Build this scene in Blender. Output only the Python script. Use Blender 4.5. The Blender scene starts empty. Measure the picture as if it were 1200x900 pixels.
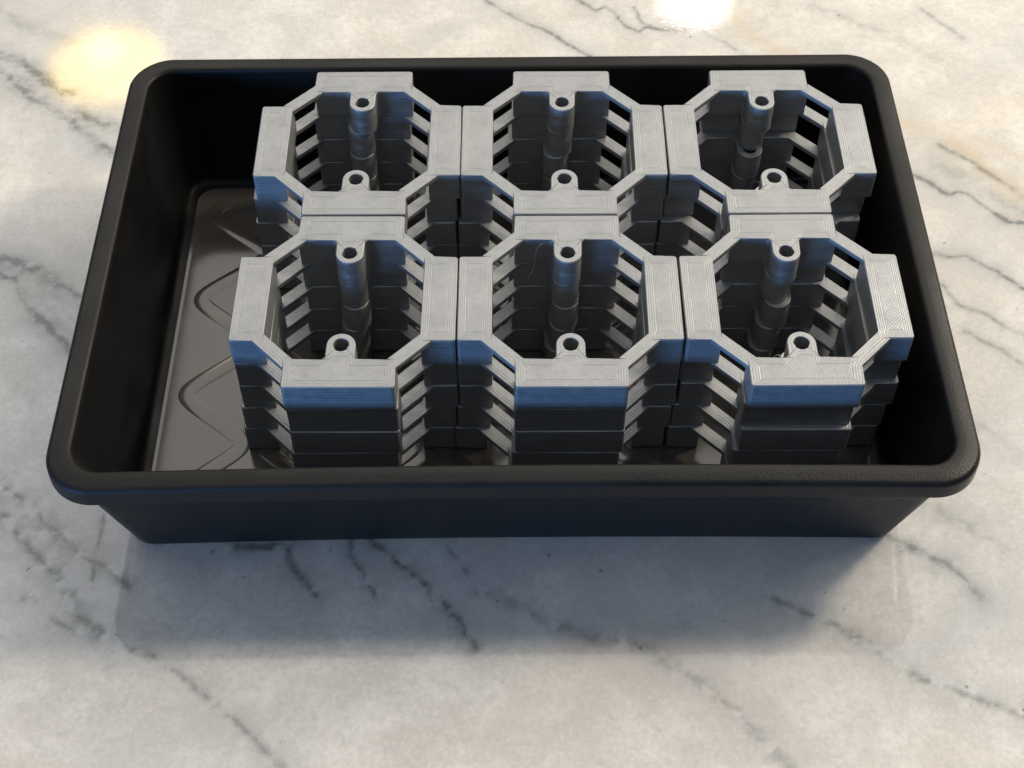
import bpy, bmesh, math, random
import numpy as np
from mathutils import Matrix, Vector

S = 0.001                       # everything below is written in millimetres
scene = bpy.context.scene
col = scene.collection

# ------------------------------------------------------------------ camera
cam = bpy.data.cameras.new('camera'); cam_o = bpy.data.objects.new('camera', cam); col.objects.link(cam_o)
right = Vector((0.99999011, -0.00310659, -0.00318383))
down = Vector((-0.00442613, -0.76629734, -0.64247085))
fwd = Vector((-0.00044387, 0.64247859, -0.76630351))
M = Matrix((right, -down, -fwd)).transposed().to_4x4()
M.translation = Vector((-12.595, -240.799, 305.419)) * S
cam_o.matrix_world = M
cam.sensor_width = 36.0; cam.lens = 36.0 * 1775.38 / 1200.0
cam.shift_y = -112.5 / 1200.0
cam.clip_start = 0.01; cam.clip_end = 50.0
cam.dof.use_dof = True; cam.dof.focus_distance = 0.335; cam.dof.aperture_fstop = 60.0
scene.camera = cam_o

# ------------------------------------------------------------------ world and lamps (a room lit from the back, a window at front left)
world = bpy.data.worlds.new('World'); scene.world = world; world.use_nodes = True
wb = world.node_tree.nodes['Background']
wb.inputs[0].default_value = (0.70, 0.80, 1.0, 1); wb.inputs[1].default_value = 0.03

def area(name, loc, target, size, size_y, radiance, color, shape='RECTANGLE', spread=None):
    l = bpy.data.lights.new(name, 'AREA'); l.shape = shape; l.size = size; l.size_y = size_y; l.color = color
    a = size * size_y * (math.pi / 4 if shape in ('DISK', 'ELLIPSE') else 1.0)
    l.energy = radiance * a * math.pi * (1.0)
    if spread: l.spread = spread
    o = bpy.data.objects.new(name, l); col.objects.link(o)
    o.location = loc
    o.rotation_euler = (Vector(target) - Vector(loc)).to_track_quat('-Z', 'Y').to_euler()
    return o

LIGHTS = dict(ceiling=1.75, key=115.0, window=62.0)
# light ceiling over the far side of the counter
area('ceiling_bounce', (0.3, 2.6, 1.75), (0.3, 2.6, 0.0), 5.6, 4.2, LIGHTS['ceiling'], (1.0, 0.955, 0.885))
# dimmer ceiling on the camera's side, tinted by the daylight
area('ceiling_front', (-0.3, -1.1, 1.75), (-0.3, -1.1, 0.0), 4.4, 2.6, 0.48, (0.74, 0.85, 1.0))
# added broad fill light, no wall modelled: brightens the counter towards the right
area('added_fill_right', (1.05, 0.62, 0.75), (0, 0, 0), 1.0, 0.8, 3.9, (1.0, 0.92, 0.79))
# lamp to the right: the shadows fall left and a little forward
area('lamp_right', (0.66, 0.25, 0.72), (0, 0, 0), 0.13, 0.13, LIGHTS['key'], (1.0, 0.86, 0.66), 'DISK')
# recessed lamps whose reflections lie in the polished stone
area('ceiling_lamp_left', (-0.7715, 1.9047, 1.60), (-0.7715, 1.9047, 0), 0.215, 0.215, 9.0, (1.0, 0.70, 0.10), 'DISK')
area('ceiling_bulb_left', (-0.785, 1.945, 1.598), (-0.785, 1.945, 0), 0.075, 0.075, 5.0, (1.0, 0.93, 0.75), 'DISK')
area('ceiling_lamp_middle', (0.3466, 2.10, 1.60), (0.3466, 2.10, 0), 0.13, 0.13, 45.0, (1.0, 0.95, 0.85), 'DISK')
# daylight window, low, front left
area('window', (-1.75, -2.25, 0.17), (0, 0, 0.04), 1.3, 0.34, LIGHTS['window'], (0.18, 0.45, 1.0))

vs = scene.view_settings
vs.view_transform = 'Standard'; vs.look = 'None'; vs.exposure = 0.0; vs.gamma = 1.0; vs.use_curve_mapping = False

# ------------------------------------------------------------------ helpers
def tag(o, label=None, cat=None, group=None, kind=None):
    if label: o['label'] = label
    if cat: o['category'] = cat
    if group: o['group'] = group
    if kind: o['kind'] = kind
    return o
def link(name, me, parent=None, mat=None):
    o = bpy.data.objects.new(name, me); col.objects.link(o)
    if mat is not None and me is not None:
        if not me.materials: me.materials.append(mat)
    if parent is not None: o.parent = parent
    return o
def mesh(name, verts, faces, smooth=False):
    me = bpy.data.meshes.new(name)
    me.from_pydata([tuple(c * S for c in v) for v in verts], [], faces); me.update()
    if smooth: me.polygons.foreach_set('use_smooth', [True] * len(me.polygons))
    return me

class NT:
    def __init__(s, name):
        s.m = bpy.data.materials.new(name); s.m.use_nodes = True; s.t = s.m.node_tree
        s.b = s.t.nodes['Principled BSDF']
    def n(s, typ, **kw):
        x = s.t.nodes.new(typ)
        for k, v in kw.items():
            if k.startswith('_'): setattr(x, k[1:], v)
            else:
                key = int(k[1:]) if k[0] == 'i' and k[1:].isdigit() else k.replace('__', ' ')
                s.put(x.inputs[key], v)
        return x
    def put(s, sock, v):
        if hasattr(v, 'is_output') or isinstance(v, bpy.types.NodeSocket): s.t.links.new(v, sock)
        else: sock.default_value = v
    def math(s, op, a, b=0.0, c=0.0):
        x = s.n('ShaderNodeMath', _operation=op); s.put(x.inputs[0], a); s.put(x.inputs[1], b); s.put(x.inputs[2], c)
        return x.outputs[0]
    def mix(s, f, a, b, blend='MIX'):
        x = s.n('ShaderNodeMix', _data_type='RGBA', _blend_type=blend)
        s.put(x.inputs[0], f); s.put(x.inputs[6], a); s.put(x.inputs[7], b); return x.outputs[2]
    def noise(s, vec, scale, detail=3.0, rough=0.55, dist=0.0):
        x = s.n('ShaderNodeTexNoise'); s.put(x.inputs['Vector'], vec); x.inputs['Scale'].default_value = scale
        x.inputs['Detail'].default_value = detail; x.inputs['Roughness'].default_value = rough; x.inputs['Distortion'].default_value = dist
        return x.outputs[0]
    def ramp(s, f, a, b, lo=0.0, hi=1.0, smooth=True):
        x = s.n('ShaderNodeMapRange', _interpolation_type='SMOOTHSTEP' if smooth else 'LINEAR')
        s.put(x.inputs[0], f); x.inputs[1].default_value = a; x.inputs[2].default_value = b
        x.inputs[3].default_value = lo; x.inputs[4].default_value = hi; return x.outputs[0]
    def bump(s, h, strength, dist, normal=None):
        x = s.n('ShaderNodeBump'); x.inputs['Strength'].default_value = strength; x.inputs['Distance'].default_value = dist
        s.put(x.inputs['Height'], h)
        if normal is not None: s.put(x.inputs['Normal'], normal)
        return x.outputs[0]
    def coord(s, w='Object'):
        return s.n('ShaderNodeTexCoord').outputs[w]

# ------------------------------------------------------------------ materials
def mat_marble():
    t = NT('polished_marble'); b = t.b
    a = t.n('ShaderNodeAttribute', _attribute_name='veins').outputs['Color']
    sep = t.n('ShaderNodeSeparateColor', i0=a); grey, ochre, cloud = sep.outputs
    P = t.coord()
    fine = t.noise(P, 420, 5, 0.65); mid = t.noise(P, 70, 5, 0.6, 0.4); big = t.noise(P, 14, 4, 0.6)
    base = t.mix(t.ramp(mid, 0.35, 0.7), (0.59, 0.56, 0.51, 1), (0.73, 0.70, 0.65, 1))
    base = t.mix(t.math('MULTIPLY', t.ramp(big, 0.42, 0.7), 0.45), base, (0.57, 0.565, 0.55, 1))
    base = t.mix(t.math('MULTIPLY', t.ramp(fine, 0.40, 0.68), 0.42), base, (0.47, 0.455, 0.43, 1))
    cv = t.noise(P, 900, 3, 0.65)
    base = t.mix(t.ramp(cv, 0.50, 0.72, 0.0, 0.32), base, (0.84, 0.82, 0.78, 1))
    base = t.mix(t.ramp(cv, 0.48, 0.28, 0.0, 0.26), base, (0.40, 0.39, 0.37, 1))
    base = t.mix(t.math('MULTIPLY', cloud, 0.85), base, (0.43, 0.44, 0.44, 1))
    warm = t.noise(P, 9, 4, 0.6, 0.8)
    base = t.mix(t.math('MULTIPLY', t.ramp(warm, 0.5, 0.72), 0.30), base, (0.66, 0.56, 0.43, 1))
    base = t.mix(t.math('MULTIPLY', ochre, t.ramp(mid, 0.2, 0.6, 0.35, 0.75)), base, (0.56, 0.43, 0.27, 1))
    vg = t.math('MINIMUM', t.math('MULTIPLY', grey, t.ramp(t.noise(P, 340, 5, 0.75), 0.32, 0.62, 0.5, 1.3)), 0.80)
    base = t.mix(vg, base, (0.10, 0.113, 0.107, 1))
    # mineral flecks
    vor = t.n('ShaderNodeTexVoronoi'); t.put(vor.inputs['Vector'], t.n('ShaderNodeVectorMath', _operation='ADD', i0=P, i1=t.n('ShaderNodeVectorMath', _operation='SCALE', i0=t.n('ShaderNodeTexNoise', Vector=P, Scale=900.0).outputs[1], Scale=0.0016).outputs[0]).outputs[0]); vor.inputs['Scale'].default_value = 260
    hole = t.ramp(vor.outputs['Distance'], 0.05, 0.16, 1.0, 0.0)
    hsh = t.n('ShaderNodeSeparateColor', i0=vor.outputs['Color']).outputs[0]
    near = t.math('ADD', t.math('MULTIPLY', t.math('ADD', grey, cloud), 0.5), t.ramp(big, 0.5, 0.75, 0.02, 0.10))
    on = t.math('LESS_THAN', hsh, near)
    base = t.mix(t.math('MULTIPLY', t.math('MULTIPLY', t.math('MULTIPLY', hole, on), t.ramp(fine, 0.35, 0.6)), 0.75), base, (0.10, 0.10, 0.10, 1))
    t.put(b.inputs['Base Color'], base)
    b.inputs['Specular IOR Level'].default_value = 0.5
    t.put(b.inputs['Roughness'], t.ramp(fine, 0.3, 0.8, 0.02, 0.05))
    t.put(b.inputs['Normal'], t.bump(t.noise(P, 900, 3, 0.6), 0.04, 0.0002))
    return t.m

def mat_print():
    """silver-grey printed plastic; the UV map holds millimetres: u,v on top faces"""
    t = NT('silver_printed_plastic'); b = t.b
    P = t.coord('Object')
    sp = t.n('ShaderNodeSeparateXYZ', i0=P).outputs
    geo = t.n('ShaderNodeNewGeometry'); nz = t.n('ShaderNodeSeparateXYZ', i0=geo.outputs['Normal']).outputs[2]
    top = t.ramp(nz, 0.6, 0.9)
    uv = t.n('ShaderNodeUVMap', _uv_map='tool'); us = t.n('ShaderNodeSeparateXYZ', i0=uv.outputs[0]).outputs
    dist = us[0]                      # distance from the outline in mm, in steps of the bead width
    hat = us[1]
    rnd = t.n('ShaderNodeObjectInfo').outputs['Random']
    warp = t.math('MULTIPLY', t.math('SUBTRACT', t.noise(P, 300, 2), 0.5), 0.10)
    ring = t.math('SINE', t.math('MULTIPLY', t.math('ADD', dist, warp), 2 * math.pi / 0.55))
    # zigzag infill where the distance runs past four beads
    hx = t.math('ADD', t.math('MULTIPLY', sp[0], 1000.0), t.math('MULTIPLY', sp[1], 1000.0))
    hatch = t.math('SINE', t.math('MULTIPLY', hx, 2 * math.pi / 0.80))
    inside = t.ramp(dist, 2.05, 2.15)
    groove = t.ramp(t.math('ABSOLUTE', t.math('SUBTRACT', dist, 2.1)), 0.0, 0.22, 1.0, 0.0)
    pat = t.mix(inside, ring, hatch)
    patv = t.n('ShaderNodeSeparateColor', i0=pat).outputs[0]
    hgt = t.math('SUBTRACT', patv, t.math('MULTIPLY', groove, 1.8))
    hgt = t.math('ADD', t.math('MULTIPLY', hgt, 0.45), t.math('MULTIPLY', t.noise(P, 700, 3, 0.7), 1.8))
    # side faces: stacked layer lines
    mp = t.n('ShaderNodeMapping'); t.put(mp.inputs[0], P); mp.inputs['Scale'].default_value = (25, 25, 2300)
    lay = t.noise(mp.outputs[0], 1.0, 3, 0.7)
    mp2 = t.n('ShaderNodeMapping'); t.put(mp2.inputs[0], P); mp2.inputs['Scale'].default_value = (60, 60, 4200)
    lay2 = t.noise(mp2.outputs[0], 1.0, 2, 0.6)
    side = t.math('ADD', t.math('MULTIPLY', lay, 4.5), t.math('MULTIPLY', lay2, 4.5))
    h = t.mix(top, side, hgt); hv = t.n('ShaderNodeSeparateColor', i0=h).outputs[0]
    t.put(b.inputs['Normal'], t.bump(hv, 0.40, 0.00008))
    c = t.mix(t.ramp(t.noise(P, 160, 4, 0.6), 0.3, 0.7), (0.305, 0.312, 0.318, 1), (0.345, 0.352, 0.358, 1))
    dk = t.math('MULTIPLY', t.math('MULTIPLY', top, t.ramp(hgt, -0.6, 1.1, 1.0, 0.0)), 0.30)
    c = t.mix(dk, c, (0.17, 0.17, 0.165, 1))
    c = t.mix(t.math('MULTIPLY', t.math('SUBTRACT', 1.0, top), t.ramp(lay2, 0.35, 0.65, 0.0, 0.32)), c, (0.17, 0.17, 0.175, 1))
    c = t.mix(t.ramp(rnd, 0, 1, 0.0, 0.10, False), c, (0.30, 0.30, 0.31, 1))
    t.put(b.inputs['Base Color'], c)
    b.inputs['Metallic'].default_value = 0.65
    t.put(b.inputs['Roughness'], t.ramp(t.noise(P, 500, 3), 0.3, 0.7, 0.42, 0.54))
    return t.m

def mat_plastic(name, base, rough, grain_scale, grain, dust, spec, speck=(0.45, 0.43, 0.40)):
    t = NT(name); b = t.b; P = t.coord()
    n1 = t.noise(P, grain_scale, 3, 0.6); n2 = t.noise(P, 35, 4, 0.6)
    c = t.mix(t.ramp(n2, 0.3, 0.7), tuple(x * 0.85 for x in base) + (1,), tuple(x * 1.15 for x in base) + (1,))
    vor = t.n('ShaderNodeTexVoronoi'); t.put(vor.inputs['Vector'], P); vor.inputs['Scale'].default_value = 130
    hs = t.n('ShaderNodeSeparateColor', i0=vor.outputs['Color']).outputs[0]
    sp = t.math('MULTIPLY', t.math('LESS_THAN', vor.outputs['Distance'], 0.045), t.math('LESS_THAN', hs, dust))
    c = t.mix(sp, c, speck + (1,))
    t.put(b.inputs['Base Color'], c)
    t.put(b.inputs['Roughness'], t.ramp(n2, 0.3, 0.7, rough * 0.75, rough * 1.25))
    b.inputs['Specular IOR Level'].default_value = spec
    t.put(b.inputs['Normal'], t.bump(n1, grain, 0.00025))
    return t.m

M_MARBLE = mat_marble()
M_PRINT = mat_print()
M_RIM = mat_plastic('grained_black_plastic', (0.007, 0.0066, 0.0062), 0.46, 2300, 0.36, 0.06, 0.26)
M_WALL = mat_plastic('black_plastic_wall', (0.004, 0.004, 0.004), 0.48, 700, 0.08, 0.03, 0.25)
M_FLOOR = mat_plastic('glossy_black_plastic_floor', (0.070, 0.060, 0.050), 0.14, 60, 0.16, 0.16, 0.85, (0.008, 0.007, 0.006))

# ------------------------------------------------------------------ countertop
VEINS = [
  ('g', 1.6, 0.75, [(-176.0, 111.9), (-167.2, 107.2), (-161.5, 104.8), (-155.3, 99.4), (-150.1, 96.4), (-142.4, 91.5)]) ,
  ('g', 1.5, 0.6, [(-174.6, 106.1), (-165.9, 101.4), (-159.6, 95.3), (-155.1, 89.8), (-148.9, 86.1), (-144.5, 82.8), (-141.4, 79.2), (-137.8, 76.0), (-132.5, 71.0), (-126.0, 65.8), (-121.3, 62.4)]) ,
  ('g', 4.0, 0.35, [(-171.7, 104.5), (-159.7, 96.1), (-147.5, 85.3), (-138.5, 81.0), (-132.0, 78.1), (-123.1, 73.4)]) ,
  ('g', 1.6, 0.55, [(-144.8, 84.2), (-138.5, 81.0), (-132.0, 78.1), (-126.0, 76.3)]) ,
  ('g', 2.2, 0.22, [(-178.3, 134.0), (-170.4, 128.6), (-165.1, 124.5), (-158.8, 119.7), (-151.5, 115.6), (-143.8, 113.6)]) ,
  ('g', 1.7, 0.7, [(-157.1, 27.9), (-149.7, 25.7), (-147.0, 24.5), (-143.6, 23.9), (-142.2, 22.4), (-138.3, 21.2), (-134.7, 19.1), (-131.8, 16.4), (-128.4, 12.9), (-126.4, 11.7), (-119.0, 6.5)]) ,
  ('g', 4.5, 0.3, [(-154.3, 25.8), (-143.2, 21.8), (-134.5, 17.6), (-126.0, 9.4)]) ,
  ('g', 1.1, 0.6, [(-153.4, 21.9), (-148.7, 20.9), (-146.5, 20.0), (-144.4, 19.7), (-143.3, 16.8), (-140.6, 12.1), (-137.2, 7.7), (-133.3, 3.7)]) ,
  ('g', 0.9, 0.95, [(-135.6, 6.0), (-133.3, 3.7), (-130.3, 0.6), (-126.4, -3.8), (-121.8, -8.7)]) ,
  ('g', 1.2, 0.3, [(-133.3, 13.8), (-128.5, 7.4), (-126.4, 4.3), (-123.7, 1.4)]) ,
  ('g', 2.5, 0.3, [(-144.4, 19.7), (-137.9, 12.3), (-132.5, 7.1), (-127.7, -0.5)]) ,
  ('d', 1.0, 0.6, [(-139.1, -43.1), (-134.5, -45.5), (-129.8, -48.6), (-125.6, -52.6), (-120.7, -57.2), (-116.2, -60.2), (-112.9, -64.0), (-108.7, -65.6), (-105.0, -67.8), (-99.7, -72.8)]) ,
  ('d', 3.0, 0.35, [(-139.1, -43.1), (-134.4, -46.0), (-125.3, -53.7), (-115.9, -61.8), (-106.3, -68.0)]) ,
  ('d', 0.5, 0.7, [(-108.0, -52.7), (-108.1, -54.3), (-108.9, -61.1), (-108.5, -66.9), (-108.0, -72.8)]) ,
  ('d', 1.6, 0.6, [(-137.0, -52.5), (-132.5, -54.9), (-127.9, -57.9), (-123.6, -62.4), (-119.1, -65.5), (-115.9, -68.9), (-110.5, -77.1), (-101.1, -87.5)]) ,
  ('d', 0.9, 0.9, [(-83.6, -63.7), (-78.4, -62.8), (-72.5, -62.4), (-66.7, -61.3), (-63.3, -60.2)]) ,
  ('d', 0.8, 0.6, [(-64.9, -60.2), (-64.5, -63.8), (-62.6, -67.6), (-57.2, -75.2)]) ,
  ('d', 0.8, 0.55, [(-50.0, -58.7), (-49.6, -64.3), (-46.6, -69.4), (-43.7, -75.3)]) ,
  ('d', 0.8, 0.65, [(-46.6, -58.7), (-44.5, -61.4), (-41.0, -65.0), (-36.3, -68.8), (-28.4, -76.4), (-20.6, -87.9)]) ,
  ('d', 0.7, 0.45, [(-28.1, -62.9), (-24.7, -66.7), (-20.7, -73.2)]) ,
  ('d', 0.8, 0.5, [(-122.4, -74.9), (-109.4, -83.4), (-91.5, -89.6), (-75.1, -101.5), (-61.1, -114.7)]) ,
  ('d', 1.5, 0.35, [(-20.7, -73.2), (-5.5, -81.8), (9.5, -85.0), (29.1, -98.1), (45.3, -115.2)]) ,
  ('d', 1.0, 0.5, [(44.4, -75.7), (58.8, -82.1), (73.7, -94.4), (95.6, -104.2)]) ,
  ('g', 0.55, 0.75, [(-23.1, 136.3), (-19.6, 131.7), (-9.0, 122.6), (-0.2, 116.6), (10.7, 106.7), (18.1, 100.2)]) ,
  ('g', 0.55, 0.7, [(3.7, 137.8), (9.0, 132.7), (14.1, 127.4), (16.8, 129.8), (20.1, 125.7), (21.7, 120.4), (26.3, 117.6), (28.2, 119.6), (32.8, 118.3)]) ,
  ('g', 0.5, 0.6, [(25.3, 129.3), (26.4, 125.6), (27.8, 121.6), (32.8, 118.3)]) ,
  ('g', 0.8, 0.4, [(32.8, 118.3), (45.6, 117.5), (52.9, 111.9), (56.2, 108.4), (60.5, 102.6)]) ,
  ('o', 2.6, 0.55, [(52.7, 129.1), (55.8, 123.4), (60.9, 116.2), (67.0, 110.2), (73.5, 104.4)]) ,
  ('o', 1.0, 0.35, [(-67.4, 136.6), (-63.9, 132.0), (-59.0, 122.2), (-51.6, 115.7), (-43.5, 109.0), (-38.2, 105.1)]) ,
  ('o', 3.0, 0.7, [(94.3, 82.0), (99.8, 78.7), (105.8, 75.1), (111.8, 69.1), (118.1, 61.6), (124.0, 55.2), (128.9, 46.9), (134.2, 39.5)]) ,
  ('g', 0.8, 0.5, [(109.1, 67.8), (111.2, 65.7), (116.8, 60.9), (123.8, 54.2), (130.7, 44.3)]) ,
  ('o', 1.5, 0.45, [(106.1, 78.3), (117.1, 71.2), (126.0, 67.0), (136.7, 60.8)]) ,
  ('g', 0.55, 0.85, [(95.4, 58.3), (99.8, 56.0), (103.2, 53.6), (108.6, 48.0), (110.4, 49.0), (113.8, 48.0), (118.0, 43.1), (122.5, 38.0), (126.8, 37.7), (133.3, 35.4)]) ,
  ('g', 3.2, 0.25, [(107.6, 59.3), (115.8, 52.6), (123.6, 44.4), (130.8, 39.6)]) ,
  ('g', 0.6, 0.7, [(97.1, 27.0), (100.5, 26.1), (104.2, 24.9), (108.6, 25.1), (112.6, 22.7), (116.4, 20.0), (121.1, 14.6), (125.4, 10.8)]) ,
  ('g', 0.7, 0.45, [(97.8, 18.3), (101.2, 14.8), (103.1, 8.7), (108.3, 6.6), (112.3, 3.8), (117.8, -0.5), (122.2, -3.3)]) ,
  ('g', 0.7, 0.4, [(103.1, -0.4), (105.7, -2.1), (112.2, -6.0), (117.0, -11.9)]) ,
  ('g', 1.1, 0.6, [(71.9, -59.3), (74.6, -60.9), (78.2, -62.7), (82.3, -65.0), (87.1, -67.9), (89.1, -70.3), (92.3, -75.9)]) ,
  ('g', 1.4, 0.3, [(81.3, -50.8), (84.6, -52.3), (90.5, -56.0), (95.3, -59.0), (100.8, -62.8)]) ,
  ('g', 1.5, 0.2, [(92.2, -24.4), (101.6, -29.6), (109.8, -39.5)]) ,
  ('g', 1.5, 0.2, [(80.7, 130.2), (90.3, 123.2), (102.3, 115.9), (115.8, 104.1)]) ,
  ('g', 0.9, 0.3, [(114.9, 127.9), (119.1, 121.8), (125.4, 113.8)]) ,
]

def vnoise(X, Y, cell, seed):
    r = np.random.RandomState(seed); G = r.rand(257, 257)
    u = X / cell + 1000.37; v = Y / cell + 1000.71
    i = np.floor(u).astype(int); j = np.floor(v).astype(int); fu = u - i; fv = v - j
    fu = fu * fu * (3 - 2 * fu); fv = fv * fv * (3 - 2 * fv)
    i0 = i % 256; j0 = j % 256; i1 = (i + 1) % 256; j1 = (j + 1) % 256
    return (G[i0, j0] * (1 - fu) + G[i1, j0] * fu) * (1 - fv) + (G[i0, j1] * (1 - fu) + G[i1, j1] * fu) * fv
def fbm(X, Y, cell, seed, o=4):
    s = 0; a = 1; t = 0
    for k in range(o): s = s + a * vnoise(X, Y, cell / 2 ** k, seed + k); t += a; a *= 0.55
    return s / t
def build_countertop():
    def axis(lo, hi, far_lo, far_hi, st):
        mid = np.arange(lo, hi + st, st); L = []; x = lo; d = st
        while x > far_lo: d *= 1.22; x -= d; L.append(max(x, far_lo))
        Rr = []; x = mid[-1]; d = st
        while x < far_hi: d *= 1.22; x += d; Rr.append(min(x, far_hi))
        return np.concatenate([L[::-1], mid, Rr])
    xs = axis(-182, 156, -900, 900, 0.5); ys = axis(-124, 140, -330, 620, 0.5)
    nx, ny = len(xs), len(ys)
    X, Y = np.meshgrid(xs, ys)
    wx = X + (fbm(X, Y, 9, 1) - 0.5) * 5.0 + (fbm(X, Y, 2.5, 5, 2) - 0.5) * 1.2
    wy = Y + (fbm(X, Y, 9, 11) - 0.5) * 5.0 + (fbm(X, Y, 2.5, 15, 2) - 0.5) * 1.2
    fields = {'g': np.zeros_like(X), 'o': np.zeros_like(X), 'd': np.zeros_like(X)}
    halo = np.zeros_like(X)
    brk = fbm(X, Y, 7, 31, 4); brk2 = fbm(X, Y, 3, 41, 3)
    for t, w, s, pts in VEINS:
        dmin = np.full_like(X, 1e9)
        k = 0.45 if w < 1.3 else 1.0
        qx = X + (wx - X) * k; qy = Y + (wy - Y) * k
        for (ax, ay), (bx, by) in zip(pts[:-1], pts[1:]):
            dx, dy = bx - ax, by - ay; L2 = dx * dx + dy * dy + 1e-9
            u = np.clip(((qx - ax) * dx + (qy - ay) * dy) / L2, 0, 1)
            dmin = np.minimum(dmin, np.hypot(qx - ax - u * dx, qy - ay - u * dy))
        width = np.maximum(0.42, w * (0.5 + 0.8 * brk2))
        v = s * (0.62 * np.exp(-(dmin / width) ** 2) + 0.46 * np.exp(-dmin / (width * 2.6)))
        if t == 'd': v = v * np.clip((brk2 - 0.33) * 5.5, 0, 1)
        else: v = np.minimum(0.95, 1.15 * v) * np.clip((brk - 0.2) * 3.0, 0.55, 1)
        fields[t] = np.maximum(fields[t], v)
        halo = np.maximum(halo, (0.34 + 0.36 * min(w, 2.0)) * s * np.exp(-(dmin / (w * 2.4 + 3.0)) ** 2) * (t != 'o') * (0.5 + brk))
    grey = np.maximum(fields['g'], fields['d'])
    # faint diagonal veining of the slab at large
    f = fbm(X * 0.8 + Y * 0.6, (Y * 0.8 - X * 0.6) * 2.2, 90, 61, 4)
    far = np.clip(1 - np.abs(f - 0.5) * 26, 0, 1) * np.clip((fbm(X, Y, 60, 71, 2) - 0.42) * 3, 0, 1)
    inside = (X > -180) & (X < 154) & (Y > -120) & (Y < 138)
    grey = np.maximum(grey, far * np.where(inside, 0.10, 0.5))
    cloud = np.clip(halo * 0.95 + np.clip((fbm(X * 0.8 + Y * .6, (Y * .8 - X * .6) * 1.8, 45, 81, 4) - 0.54) * 2.0, 0, 0.35), 0, 1)
    Z = np.zeros_like(X)
    verts = np.stack([X, Y, Z], -1).reshape(-1, 3) * S
    I = np.arange(nx * ny).reshape(ny, nx)
    quads = np.stack([I[:-1, :-1], I[:-1, 1:], I[1:, 1:], I[1:, :-1]], -1).reshape(-1, 4)
    # slab edge
    rim = list(I[0, :]) + list(I[1:, -1]) + list(I[-1, -2::-1]) + list(I[-2:0:-1, 0])
    low = verts[rim].copy(); low[:, 2] = -30 * S; n0 = len(verts)
    V = np.concatenate([verts, low]); m = len(rim)
    side = [(rim[k], n0 + k, n0 + (k + 1) % m, rim[(k + 1) % m]) for k in range(m)]
    me = bpy.data.meshes.new('countertop')
    me.vertices.add(len(V)); me.vertices.foreach_set('co', V.ravel())
    F = np.concatenate([quads, np.array(side)]); nf = len(F)
    me.loops.add(nf * 4); me.loops.foreach_set('vertex_index', F.ravel().astype(np.int32))
    me.polygons.add(nf); me.polygons.foreach_set('loop_start', np.arange(nf, dtype=np.int32) * 4)
    me.update(calc_edges=True); me.validate()
    at = me.color_attributes.new('veins', 'FLOAT_COLOR', 'POINT')
    c = np.ones((len(V), 4), np.float32); c[:n0, 0] = grey.ravel(); c[:n0, 1] = fields['o'].ravel(); c[:n0, 2] = cloud.ravel()
    c[n0:, :3] = 0
    at.data.foreach_set('color', c.ravel())
    o = link('countertop', me, None, M_MARBLE)
    tag(o, 'polished white marble countertop with grey-green and ochre veins', 'countertop', kind='structure')
build_countertop()

# ------------------------------------------------------------------ tray
TC = (-12.85, -4.2); TROT = math.radians(0.3)
NC = 14                                    # points per rounded corner
NE = 16                                    # points per straight side
def rrect(hx, hy, r, z, bow=1.1):
    pts = []
    cs = [(hx - r, hy - r, 0), (-hx + r, hy - r, 90), (-hx + r, -hy + r, 180), (hx - r, -hy + r, 270)]
    for k in range(4):
        cx, cy, a0 = cs[k]
        arc = [(cx + r * math.cos(math.radians(a0 + 90 * i / NC)), cy + r * math.sin(math.radians(a0 + 90 * i / NC))) for i in range(NC + 1)]
        nx_, ny_, na = cs[(k + 1) % 4]
        nxt = (nx_ + r * math.cos(math.radians(na)), ny_ + r * math.sin(math.radians(na)))
        pts += arc
        for i in range(1, NE):
            u = i / NE; pts.append((arc[-1][0] * (1 - u) + nxt[0] * u, arc[-1][1] * (1 - u) + nxt[1] * u))
    out = []
    for x, y in pts:
        w = max(0.0, -y / hy); y2 = y + (bow * (1 - min(1, abs(x / hx)) ** 2) * w ** 3 if y < 0 else 0) - (0.55 * w ** 3 if y < 0 else 0)
        out.append((x, y2, z))
    return out
def loft(name, loops, parent, mat, close_first=False, close_last=False, smooth=True):
    n = len(loops[0]); V = [p for l in loops for p in l]; F = []
    for k in range(len(loops) - 1):
        for i in range(n):
            j = (i + 1) % n
            F.append((k * n + i, k * n + j, (k + 1) * n + j, (k + 1) * n + i))
    if close_first: F.append(tuple(range(n - 1, -1, -1)))
    if close_last: F.append(tuple((len(loops) - 1) * n + i for i in range(n)))
    me = mesh(name, V, F, smooth)
    return link(name, me, parent, mat)
def arc2(cx, cz, r, a0, a1, n=6):
    return [(cx + r * math.cos(math.radians(a0 + (a1 - a0) * i / n)), cz + r * math.sin(math.radians(a0 + (a1 - a0) * i / n))) for i in range(n + 1)]

FLOOR_Z = 2.72
tray = link('seedling_tray', None)
tray.location = (TC[0] * S, TC[1] * S, 0); tray.rotation_euler = (0, 0, TROT)
tag(tray, 'black plastic seedling tray with a wide rounded rim on the marble counter', 'tray')
# cross sections: offset d is measured outward from the inner edge of the rim (hx 93.8, hy 62, r 7)
IX, IY, IR = 93.8, 62.0, 7.0
def sec(d, z, r=None): return rrect(IX + d, IY + d, r or max(1.2, IR + d * (0.75 if d > 0 else 0.25)), z)
# rim: from the inner edge up over the rounded top and down the lip, then under it
prof = [(-0.35, 37.6)] + arc2(0.75, 38.1, 1.1, 180, 95, 5) + [(2.4, 39.2), (3.3, 39.0)] + arc2(3.5, 37.5, 1.5, 78, 0, 6) + \
       [(5.05, 36.2), (5.1, 34.4)] + arc2(4.7, 34.3, 0.4, 0, -90, 3) + [(4.2, 33.9), (3.9, 34.2), (3.6, 36.2), (1.4, 36.6)]
loft('rim', [sec(d, z) for d, z in prof], tray, M_RIM)
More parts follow.
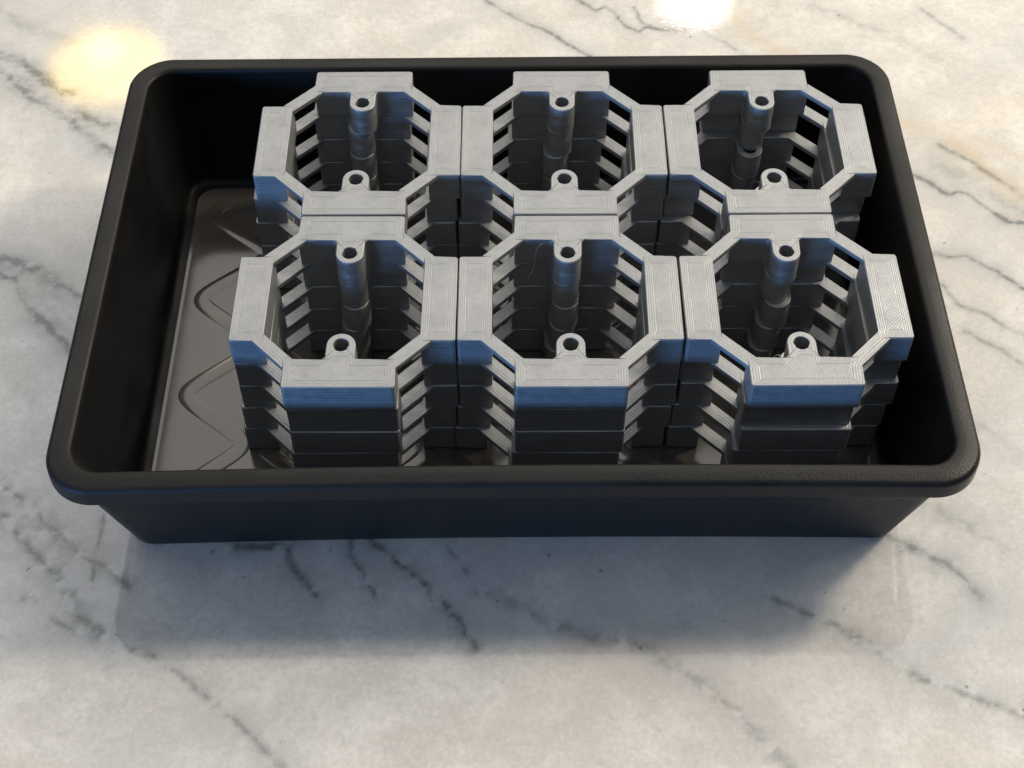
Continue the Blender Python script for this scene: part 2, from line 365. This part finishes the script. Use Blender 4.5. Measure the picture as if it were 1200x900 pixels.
# basin: inner wall falling to the floor with a fillet, and the outer wall
def lerp(a, b, t): return a + (b - a) * t
inner = []
for i in range(9):
    t = i / 8; inner.append((lerp(-0.35, -5.2, t), lerp(37.6, 5.4, t)))
inner += [(-5.4, 4.4), (-5.75, 3.6), (-6.3, 3.1), (-7.0, 2.86), (-7.7, 2.75), (-8.1, FLOOR_Z)]
loft('inner_wall', [sec(d, z) for d, z in inner], tray, M_WALL)
outer = [(1.4, 36.6), (1.3, 34.0)]
for i in range(1, 9):
    t = i / 8; outer.append((lerp(1.3, -4.9, t), lerp(34.0, 1.8, t)))
outer += [(-5.15, 1.0), (-5.6, 0.45), (-6.3, 0.12), (-7.2, 0.05)]
loft('outer_wall', [sec(d, z, 6.3) for d, z in outer], tray, M_RIM, close_last=True)
# floor
fl = [sec(-8.1, FLOOR_Z), sec(-8.9, FLOOR_Z - 0.10), sec(-9.5, FLOOR_Z - 0.10)]
loft('tray_floor', fl, tray, M_FLOOR, close_last=True, smooth=False)

def serpentine_rib(x0, flip):
    """zigzag rib embossed in the floor"""
    cl = []; per = 30.4; amp = 7.6; yb = 10.2 - TC[1]
    y = -50.0
    while y <= 50.01:
        ph = ((y - yb) / per) % 1.0
        tri = abs(ph * 2 - 1) * 2 - 1                       # 1 at the left apex
        k = 1.25
        tri = math.tanh(k * math.sin(math.pi / 2 * tri) * 0.9) / math.tanh(k * 0.9) if False else (2 / math.pi) * math.asin(0.88 * math.sin(math.pi / 2 * tri)) / ((2 / math.pi) * math.asin(0.88))
        cl.append((x0 - amp * tri * flip, y)); y += 0.8
    prof = [(-2.1, -0.02), (-1.8, 0.05), (-1.4, 0.12), (-0.9, 0.17), (0, 0.19), (0.9, 0.17), (1.4, 0.12), (1.8, 0.05), (2.1, -0.02)]
    V = []; F = []; n = len(prof)
    for i, (x, y) in enumerate(cl):
        a = cl[max(0, i - 1)]; b = cl[min(len(cl) - 1, i + 1)]
        tx, ty = b[0] - a[0], b[1] - a[1]; L = math.hypot(tx, ty); nx_, ny_ = -ty / L, tx / L
        fade = min(1.0, min(i, len(cl) - 1 - i) / 2.0)
        for w, hgt in prof: V.append((x + nx_ * w, y + ny_ * w, FLOOR_Z - 0.06 + hgt * fade))
    for i in range(len(cl) - 1):
        for k in range(n - 1):
            F.append((i * n + k, i * n + k + 1, (i + 1) * n + k + 1, (i + 1) * n + k))
    link('floor_rib', mesh('floor_rib', V, F, True), tray, M_FLOOR)
for k in range(8):
    serpentine_rib(-85.6 - TC[0] + 20.84 * k, 1 if k % 2 == 0 else -1)

# ------------------------------------------------------------------ printed frames
HL = 8.38; BASE_Z = 2.98
A, B, J, NI, CI = 24.85, 12.2, 19.65, 17.2, 10.2      # outer, half block, strut junction, inner wall, inner corner

def offset_poly(P, flags, d):
    n = len(P); out = []
    for i in range(n):
        p0, p1, p2 = P[i - 1], P[i], P[(i + 1) % n]
        def ln(a, b, f):
            dx, dy = b[0] - a[0], b[1] - a[1]; L = math.hypot(dx, dy); nx_, ny_ = -dy / L, dx / L   # inward normal for counter-clockwise
            k = d if f else 0.0
            return nx_, ny_, nx_ * a[0] + ny_ * a[1] + k
        a1, b1, c1 = ln(p0, p1, flags[i - 1]); a2, b2, c2 = ln(p1, p2, flags[i])
        det = a1 * b2 - a2 * b1
        if abs(det) < 1e-3: out.append((p1[0] + a2 * (d if flags[i] else 0), p1[1] + b2 * (d if flags[i] else 0)))
        else: out.append(((c1 * b2 - c2 * b1) / det, (a1 * c2 - a2 * c1) / det))
    return out
def prism(name, P, flags, z0, z1, bev=0.22, hole=None, uvf=None):
    """outline P (counter-clockwise, mm) extruded; chamfered top and bottom along flagged edges; uvf(x,y) gives the tool-path distance"""
    bm = bmesh.new(); n = len(P)
    Pi = offset_poly(P, flags, bev)
    rings = [[(x, y, z0) for x, y in Pi], [(x, y, z0 + bev) for x, y in P], [(x, y, z1 - bev) for x, y in P], [(x, y, z1) for x, y in Pi]]
    vs_ = [[bm.verts.new(tuple(c * S for c in p)) for p in r] for r in rings]
    for k in range(3):
        for i in range(n):
            j = (i + 1) % n; f = bm.faces.new((vs_[k][i], vs_[k][j], vs_[k + 1][j], vs_[k + 1][i])); f.smooth = False
    if hole is None:
        bm.faces.new(vs_[3]); bm.faces.new(vs_[0][::-1])
    else:
        cx, cy, r = hole; m = 20
        hs = []
        for z, rr in ((z1, r + 0.12), (z1 - 0.15, r), (z0 + 0.15, r), (z0, r + 0.12)):
            hs.append([bm.verts.new(((cx + rr * math.cos(2 * math.pi * i / m)) * S, (cy + rr * math.sin(2 * math.pi * i / m)) * S, z * S)) for i in range(m)])
        for k in range(3):
            for i in range(m):
                j = (i + 1) % m; f = bm.faces.new((hs[k][i], hs[k][j], hs[k + 1][j], hs[k + 1][i])); f.smooth = True
        for ring, h in ((vs_[3], hs[0]), (vs_[0], hs[3])):
            e = [bm.edges.get((ring[i], ring[(i + 1) % n])) for i in range(n)] + [bm.edges.get((h[i], h[(i + 1) % m])) for i in range(m)]
            bmesh.ops.triangle_fill(bm, use_beauty=True, use_dissolve=False, edges=e)
    # subdivide the top a little so the tool-path distance interpolates well
    if uvf is not None:
        tops = [f for f in bm.faces if all(abs(v.co.z - z1 * S) < 1e-7 for v in f.verts)]
        bmesh.ops.triangulate(bm, faces=[f for f in tops if len(f.verts) > 4])
    bmesh.ops.recalc_face_normals(bm, faces=bm.faces)
    me = bpy.data.meshes.new(name); bm.to_mesh(me); bm.free()
    return me
def add_tool_uv(me, uvf):
    uv = me.uv_layers.new(name='tool')
    for l in me.loops:
        c = me.vertices[l.vertex_index].co
        uv.data[l.index].uv = uvf(c.x / S, c.y / S)
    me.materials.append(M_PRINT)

def round_corners(P, rad, seg=3):
    out = []; n = len(P); fl = []
    for i in range(n):
        p = Vector(P[i]); r = rad[i]
        if r <= 0: out.append(tuple(p)); continue
        a = (Vector(P[i - 1]) - p).normalized(); b = (Vector(P[(i + 1) % n]) - p).normalized()
        ang = a.angle(b); t = r / math.tan(ang / 2); c = p + (a + b).normalized() * (r / math.sin(ang / 2))
        s = p + a * t; e = p + b * t; v0 = s - c; v1 = e - c
        tot = v0.angle(v1); cr = v0.x * v1.y - v0.y * v1.x; sg = 1 if cr > 0 else -1
        for k in range(seg + 1):
            th = sg * tot * k / seg
            out.append((c.x + v0.x * math.cos(th) - v0.y * math.sin(th), c.y + v0.x * math.sin(th) + v0.y * math.cos(th)))
    return out

def grid_cap_block(z0, z1, neck):
    """north block, built as a closed solid whose top is a tool-path ring and an infill field"""
    P0 = [(-B, NI), (-CI, NI), (-4.3, NI), (-1.8, NI), (1.8, NI), (4.3, NI), (CI, NI), (B, NI), (B, J), (B, A), (-B, A), (-B, J)]
    r = [0] * 9 + [0.7, 0.7, 0]
    if not neck: P0 = P0[:2] + P0[6:]; r = r[:2] + r[6:]
    return round_corners(P0, r)

def is_seam_edge(p, q, neck):
    def on(u, v, a, b):
        d = abs((b[0] - a[0]) * (u[1] - a[1]) - (b[1] - a[1]) * (u[0] - a[0])) / math.hypot(b[0] - a[0], b[1] - a[1])
        e = abs((b[0] - a[0]) * (v[1] - a[1]) - (b[1] - a[1]) * (v[0] - a[0])) / math.hypot(b[0] - a[0], b[1] - a[1])
        return d < 0.01 and e < 0.01
    for s in (-1, 1):
        if abs(p[0] - s * B) < 0.01 and abs(q[0] - s * B) < 0.01 and max(p[1], q[1]) < J + 0.01: return True
        if abs(p[1] - NI) < 0.01 and abs(q[1] - NI) < 0.01 and min(s * p[0], s * q[0]) > CI - 0.01: return True
    if neck and abs(p[1] - NI) < 0.01 and abs(q[1] - NI) < 0.01 and abs(p[0]) < 4.4 and abs(q[0]) < 4.4: return True
    return False

def split_top(me_verts_faces): return me_verts_faces

def block_mesh(neck):
    P = grid_cap_block(0, HL, neck); n = len(P)
    flags = [not is_seam_edge(P[i], P[(i + 1) % n], neck) for i in range(n)]
    bm = bmesh.new(); bev = 0.22
    Pi = offset_poly(P, flags, bev)
    rings = [([(x, y) for x, y in Pi], 0.0), (P, bev), (P, HL - bev), (Pi, HL)]
    vs_ = [[bm.verts.new((x * S, y * S, z * S)) for x, y in r] for r, z in rings]
    for k in range(3):
        for i in range(n):
            j = (i + 1) % n; bm.faces.new((vs_[k][i], vs_[k][j], vs_[k + 1][j], vs_[k + 1][i]))
    bm.faces.new(vs_[0][::-1])
    # top: ring of quads to an inset rectangle, so the distance to the outline is carried by the vertices
    x0, x1, y0, y1 = -B + 2.9, B - 2.9, NI + 2.3, A - 2.3
    def proj(x, y): return (min(max(x, x0), x1), min(max(y, y0), y1))
    inn = [bm.verts.new((proj(x, y)[0] * S, proj(x, y)[1] * S, HL * S)) for x, y in Pi]
    for i in range(n):
        j = (i + 1) % n
        bm.faces.new((vs_[3][i], vs_[3][j], inn[j], inn[i]))
    bmesh.ops.remove_doubles(bm, verts=inn, dist=1e-7)
    inn = [v for v in bm.verts if v.is_valid and abs(v.co.z - HL * S) < 1e-8 and x0 - 0.01 <= v.co.x / S <= x1 + 0.01 and y0 - 0.01 <= v.co.y / S <= y1 + 0.01]
    c = Vector((0, (y0 + y1) / 2 * S, 0)); inn.sort(key=lambda v: math.atan2(v.co.y - c.y, v.co.x))
    bm.faces.new(inn)
    bmesh.ops.recalc_face_normals(bm, faces=bm.faces)
    me = bpy.data.meshes.new('block'); bm.to_mesh(me); bm.free()
    def uvf(x, y):
        core = x0 - 0.01 <= x <= x1 + 0.01 and y0 - 0.01 <= y <= y1 + 0.01
        if neck and y < NI + 0.01 and abs(x) < 2.0: return (2.5, 0)
        if y < NI + 0.01 and abs(x) > B - 0.01: return (1.3, 0)
        return (2.6, 0) if core else (0.0, 0)
    add_tool_uv(me, uvf)
    return me
def strut_mesh():
    # north-west strut: outer line y - x = J + B, inner line y - x = NI + CI
    P = [(-B, J), (-J, B), (-NI, B), (-NI, CI), (-CI, NI), (-B, NI)]
    z0, z1 = HL - 1.3, HL; bev = 0.12; n = 6
    Pi = offset_poly(P, [True, False, False, True, False, False], bev)
    V = []
    for ring, z in ((Pi, z0), (P, z0 + bev), (P, z1 - bev), (Pi, z1)): V += [(x, y, z) for x, y in ring]
    F = []
    for k in range(3):
        for i in range(n):
            j = (i + 1) % n; F.append((k * n + i, k * n + j, k * n + n + j, k * n + n + i))
    F += [(18, 19, 20, 23), (23, 20, 21, 22), (5, 2, 1, 0), (4, 3, 2, 5)]
    me = mesh('strut', V, F)
    add_tool_uv(me, lambda x, y: (1.37, 0) if min(math.hypot(x + NI, y - B), math.hypot(x + B, y - NI)) < 0.3 else (0.0, 0))
    return me
def tube_mesh():
    """north tube with its neck: outline around the bore, flared where it meets the block"""
    cy, ro, rh = 13.3, 3.2, 1.72; m = 18
    out = [(-4.3, NI)]
    for k in range(1, 5):            # fillet left side, block to tube
        th = math.radians(90 * k / 4); out.append((-4.3 + 1.1 * math.sin(th), NI - 1.1 + 1.1 * math.cos(th)))
    arc = [(ro * math.cos(math.radians(180 + 180 * i / m)), cy + ro * math.sin(math.radians(180 + 180 * i / m))) for i in range(m + 1)]
    out += arc
    for k in range(3, -1, -1):
        th = math.radians(90 * k / 4); out.append((4.3 - 1.1 * math.sin(th), NI - 1.1 + 1.1 * math.cos(th)))
    for sx in (3.4, 2.6, 1.8, 1.2, 0.6, 0, -0.6, -1.2, -1.8, -2.6, -3.4): out.append((sx, NI))
    n = len(out)
    # bore points matched one to one with the outline
    hp = []
    for x, y in out:
        a = math.atan2(y - cy, x); hp.append((rh * math.cos(a), cy + rh * math.sin(a)))
    bev = 0.2; flags = [abs(out[i][1] - NI) > 1e-6 or abs(out[(i + 1) % n][1] - NI) > 1e-6 for i in range(n)]
    oi = offset_poly(out, flags, bev)
    hi_ = [(x * (rh + 0.12) / rh, cy + (y - cy) * (rh + 0.12) / rh) for x, y in hp]
    rings = [(oi, 0), (out, bev), (out, HL - bev), (oi, HL), (hi_, HL), (hp, HL - 0.15), (hp, 0.15), (hi_, 0)]
    V = [(x, y, z) for r, z in rings for x, y in r]; F = []
    for k in range(8):
        a, b = k * n, ((k + 1) % 8) * n
        for i in range(n):
            j = (i + 1) % n
            F.append((a + i, a + j, b + j, b + i))
    me = mesh('tube', V, F)
    me.polygons.foreach_set('use_smooth', [True] * len(me.polygons)); me.set_sharp_from_angle(angle=math.radians(30))
    def uvf(x, y):
        r = math.hypot(x, y - cy)
        if y > NI - 0.01: return (max(0.0, min(2.5, 4.3 - abs(x))), 0)
        return (0.0, 0) if r > 2.4 or abs(r - 1.84) > 0.2 else (1.1, 0)
    add_tool_uv(me, uvf)
    return me
BLK, BLKN, STR, TUB = block_mesh(False), block_mesh(True), strut_mesh(), tube_mesh()

def make_frame(layer_label, loc, rot):
    root = link('octagonal_frame', None)
    root.location = tuple(c * S for c in loc); root.rotation_euler = (0, 0, rot)
    tag(root, layer_label, 'printed frame', 'stacked octagonal frames')
    for k in range(4):
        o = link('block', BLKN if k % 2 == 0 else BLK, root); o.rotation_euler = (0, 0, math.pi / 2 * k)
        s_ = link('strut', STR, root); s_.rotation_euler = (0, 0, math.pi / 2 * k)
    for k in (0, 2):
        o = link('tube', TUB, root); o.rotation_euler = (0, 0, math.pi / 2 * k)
    return root

R_ = math.radians
STACKS = {   # centre, then offset x, offset y, turn of each frame from the top down
 'back left': ((-50, 25), [(0, .1, .1), (-1.0, .5, .3), (-1.4, .15, -.2), (-1.3, .2, .2), (-1.4, .2, 0)]),
 'back middle': ((0, 25), [(-.12, .0, -.15), (-.4, .4, 0), (-1.3, .05, .3), (-1.4, .1, 0), (-1.5, .2, .2)]),
 'back right': ((50, 25), [(-.05, .05, .15), (-.6, 2.5, .4), (-1.1, .15, 0), (-1.5, .5, .3), (-1.6, .4, 0)]),
 'front left': ((-50, -25), [(.02, .05, -.3), (.05, .3, .2), (.05, .1, -.2), (-.7, .2, .2), (-1.2, .2, 0)]),
 'front middle': ((0, -25), [(.0, -.05, -.1), (-.15, .15, 0), (-.12, .05, .2), (-.7, .1, -.2), (-1.65, .15, .2)]),
 'front right': ((50, -25), [(.2, .05, .25), (-.3, 1.4, .4), (.25, .3, -.2), (-.8, .45, -.3), (-1.5, .15, .2)]),
}
ORD = ['topmost', 'second from the top', 'middle one', 'second from the bottom', 'bottom one']
FRAMES = {}
for nm, (c, lay) in STACKS.items():
    for k, (dx, dy, rz) in enumerate(lay):
        z = BASE_Z + HL * (4 - k)
        lab = 'silver octagonal frame, %s of the %s stack' % (ORD[k], nm)
        FRAMES[nm, k] = make_frame(lab, (c[0] + dx, c[1] + dy, z), R_(rz))

# stray printing threads and blobs
def thread(parent, pts, r):
    V = []; F = []; n = 5
    P = [Vector(p) for p in pts]
    Q = []
    for i in range(len(P) - 1):
        p0, p1, p2, p3 = P[max(0, i - 1)], P[i], P[i + 1], P[min(len(P) - 1, i + 2)]
        for k in range(6):
            t = k / 6
            Q.append(0.5 * ((2 * p1) + (p2 - p0) * t + (2 * p0 - 5 * p1 + 4 * p2 - p3) * t * t + (3 * p1 - p0 - 3 * p2 + p3) * t ** 3))
    Q.append(P[-1])
    for i, q in enumerate(Q):
        d = (Q[min(i + 1, len(Q) - 1)] - Q[max(0, i - 1)]).normalized()
        u = d.orthogonal().normalized(); v = d.cross(u)
        for k in range(n):
            a = 2 * math.pi * k / n; V.append(tuple(q + (u * math.cos(a) + v * math.sin(a)) * r))
    for i in range(len(Q) - 1):
        for k in range(n): F.append((i * n + k, i * n + (k + 1) % n, (i + 1) * n + (k + 1) % n, (i + 1) * n + k))
    me = mesh('filament_thread', V, F, True); me.uv_layers.new(name='tool')
    link('filament_thread', me, parent, M_PRINT)
thread(FRAMES['front middle', 0], [(-5.2, 17.1, 7.4), (-6.8, 16.2, 6.8), (-7.4, 15.0, 4.5), (-7.8, 14.0, 2.2), (-8.6, 13.2, 0.5), (-9.4, 13.0, -0.4)], 0.09)
thread(FRAMES['front right', 0], [(-4.2, -17.2, 7.0), (-5.0, -16.2, 7.6), (-5.9, -15.9, 7.2), (-6.4, -16.3, 6.2)], 0.12)
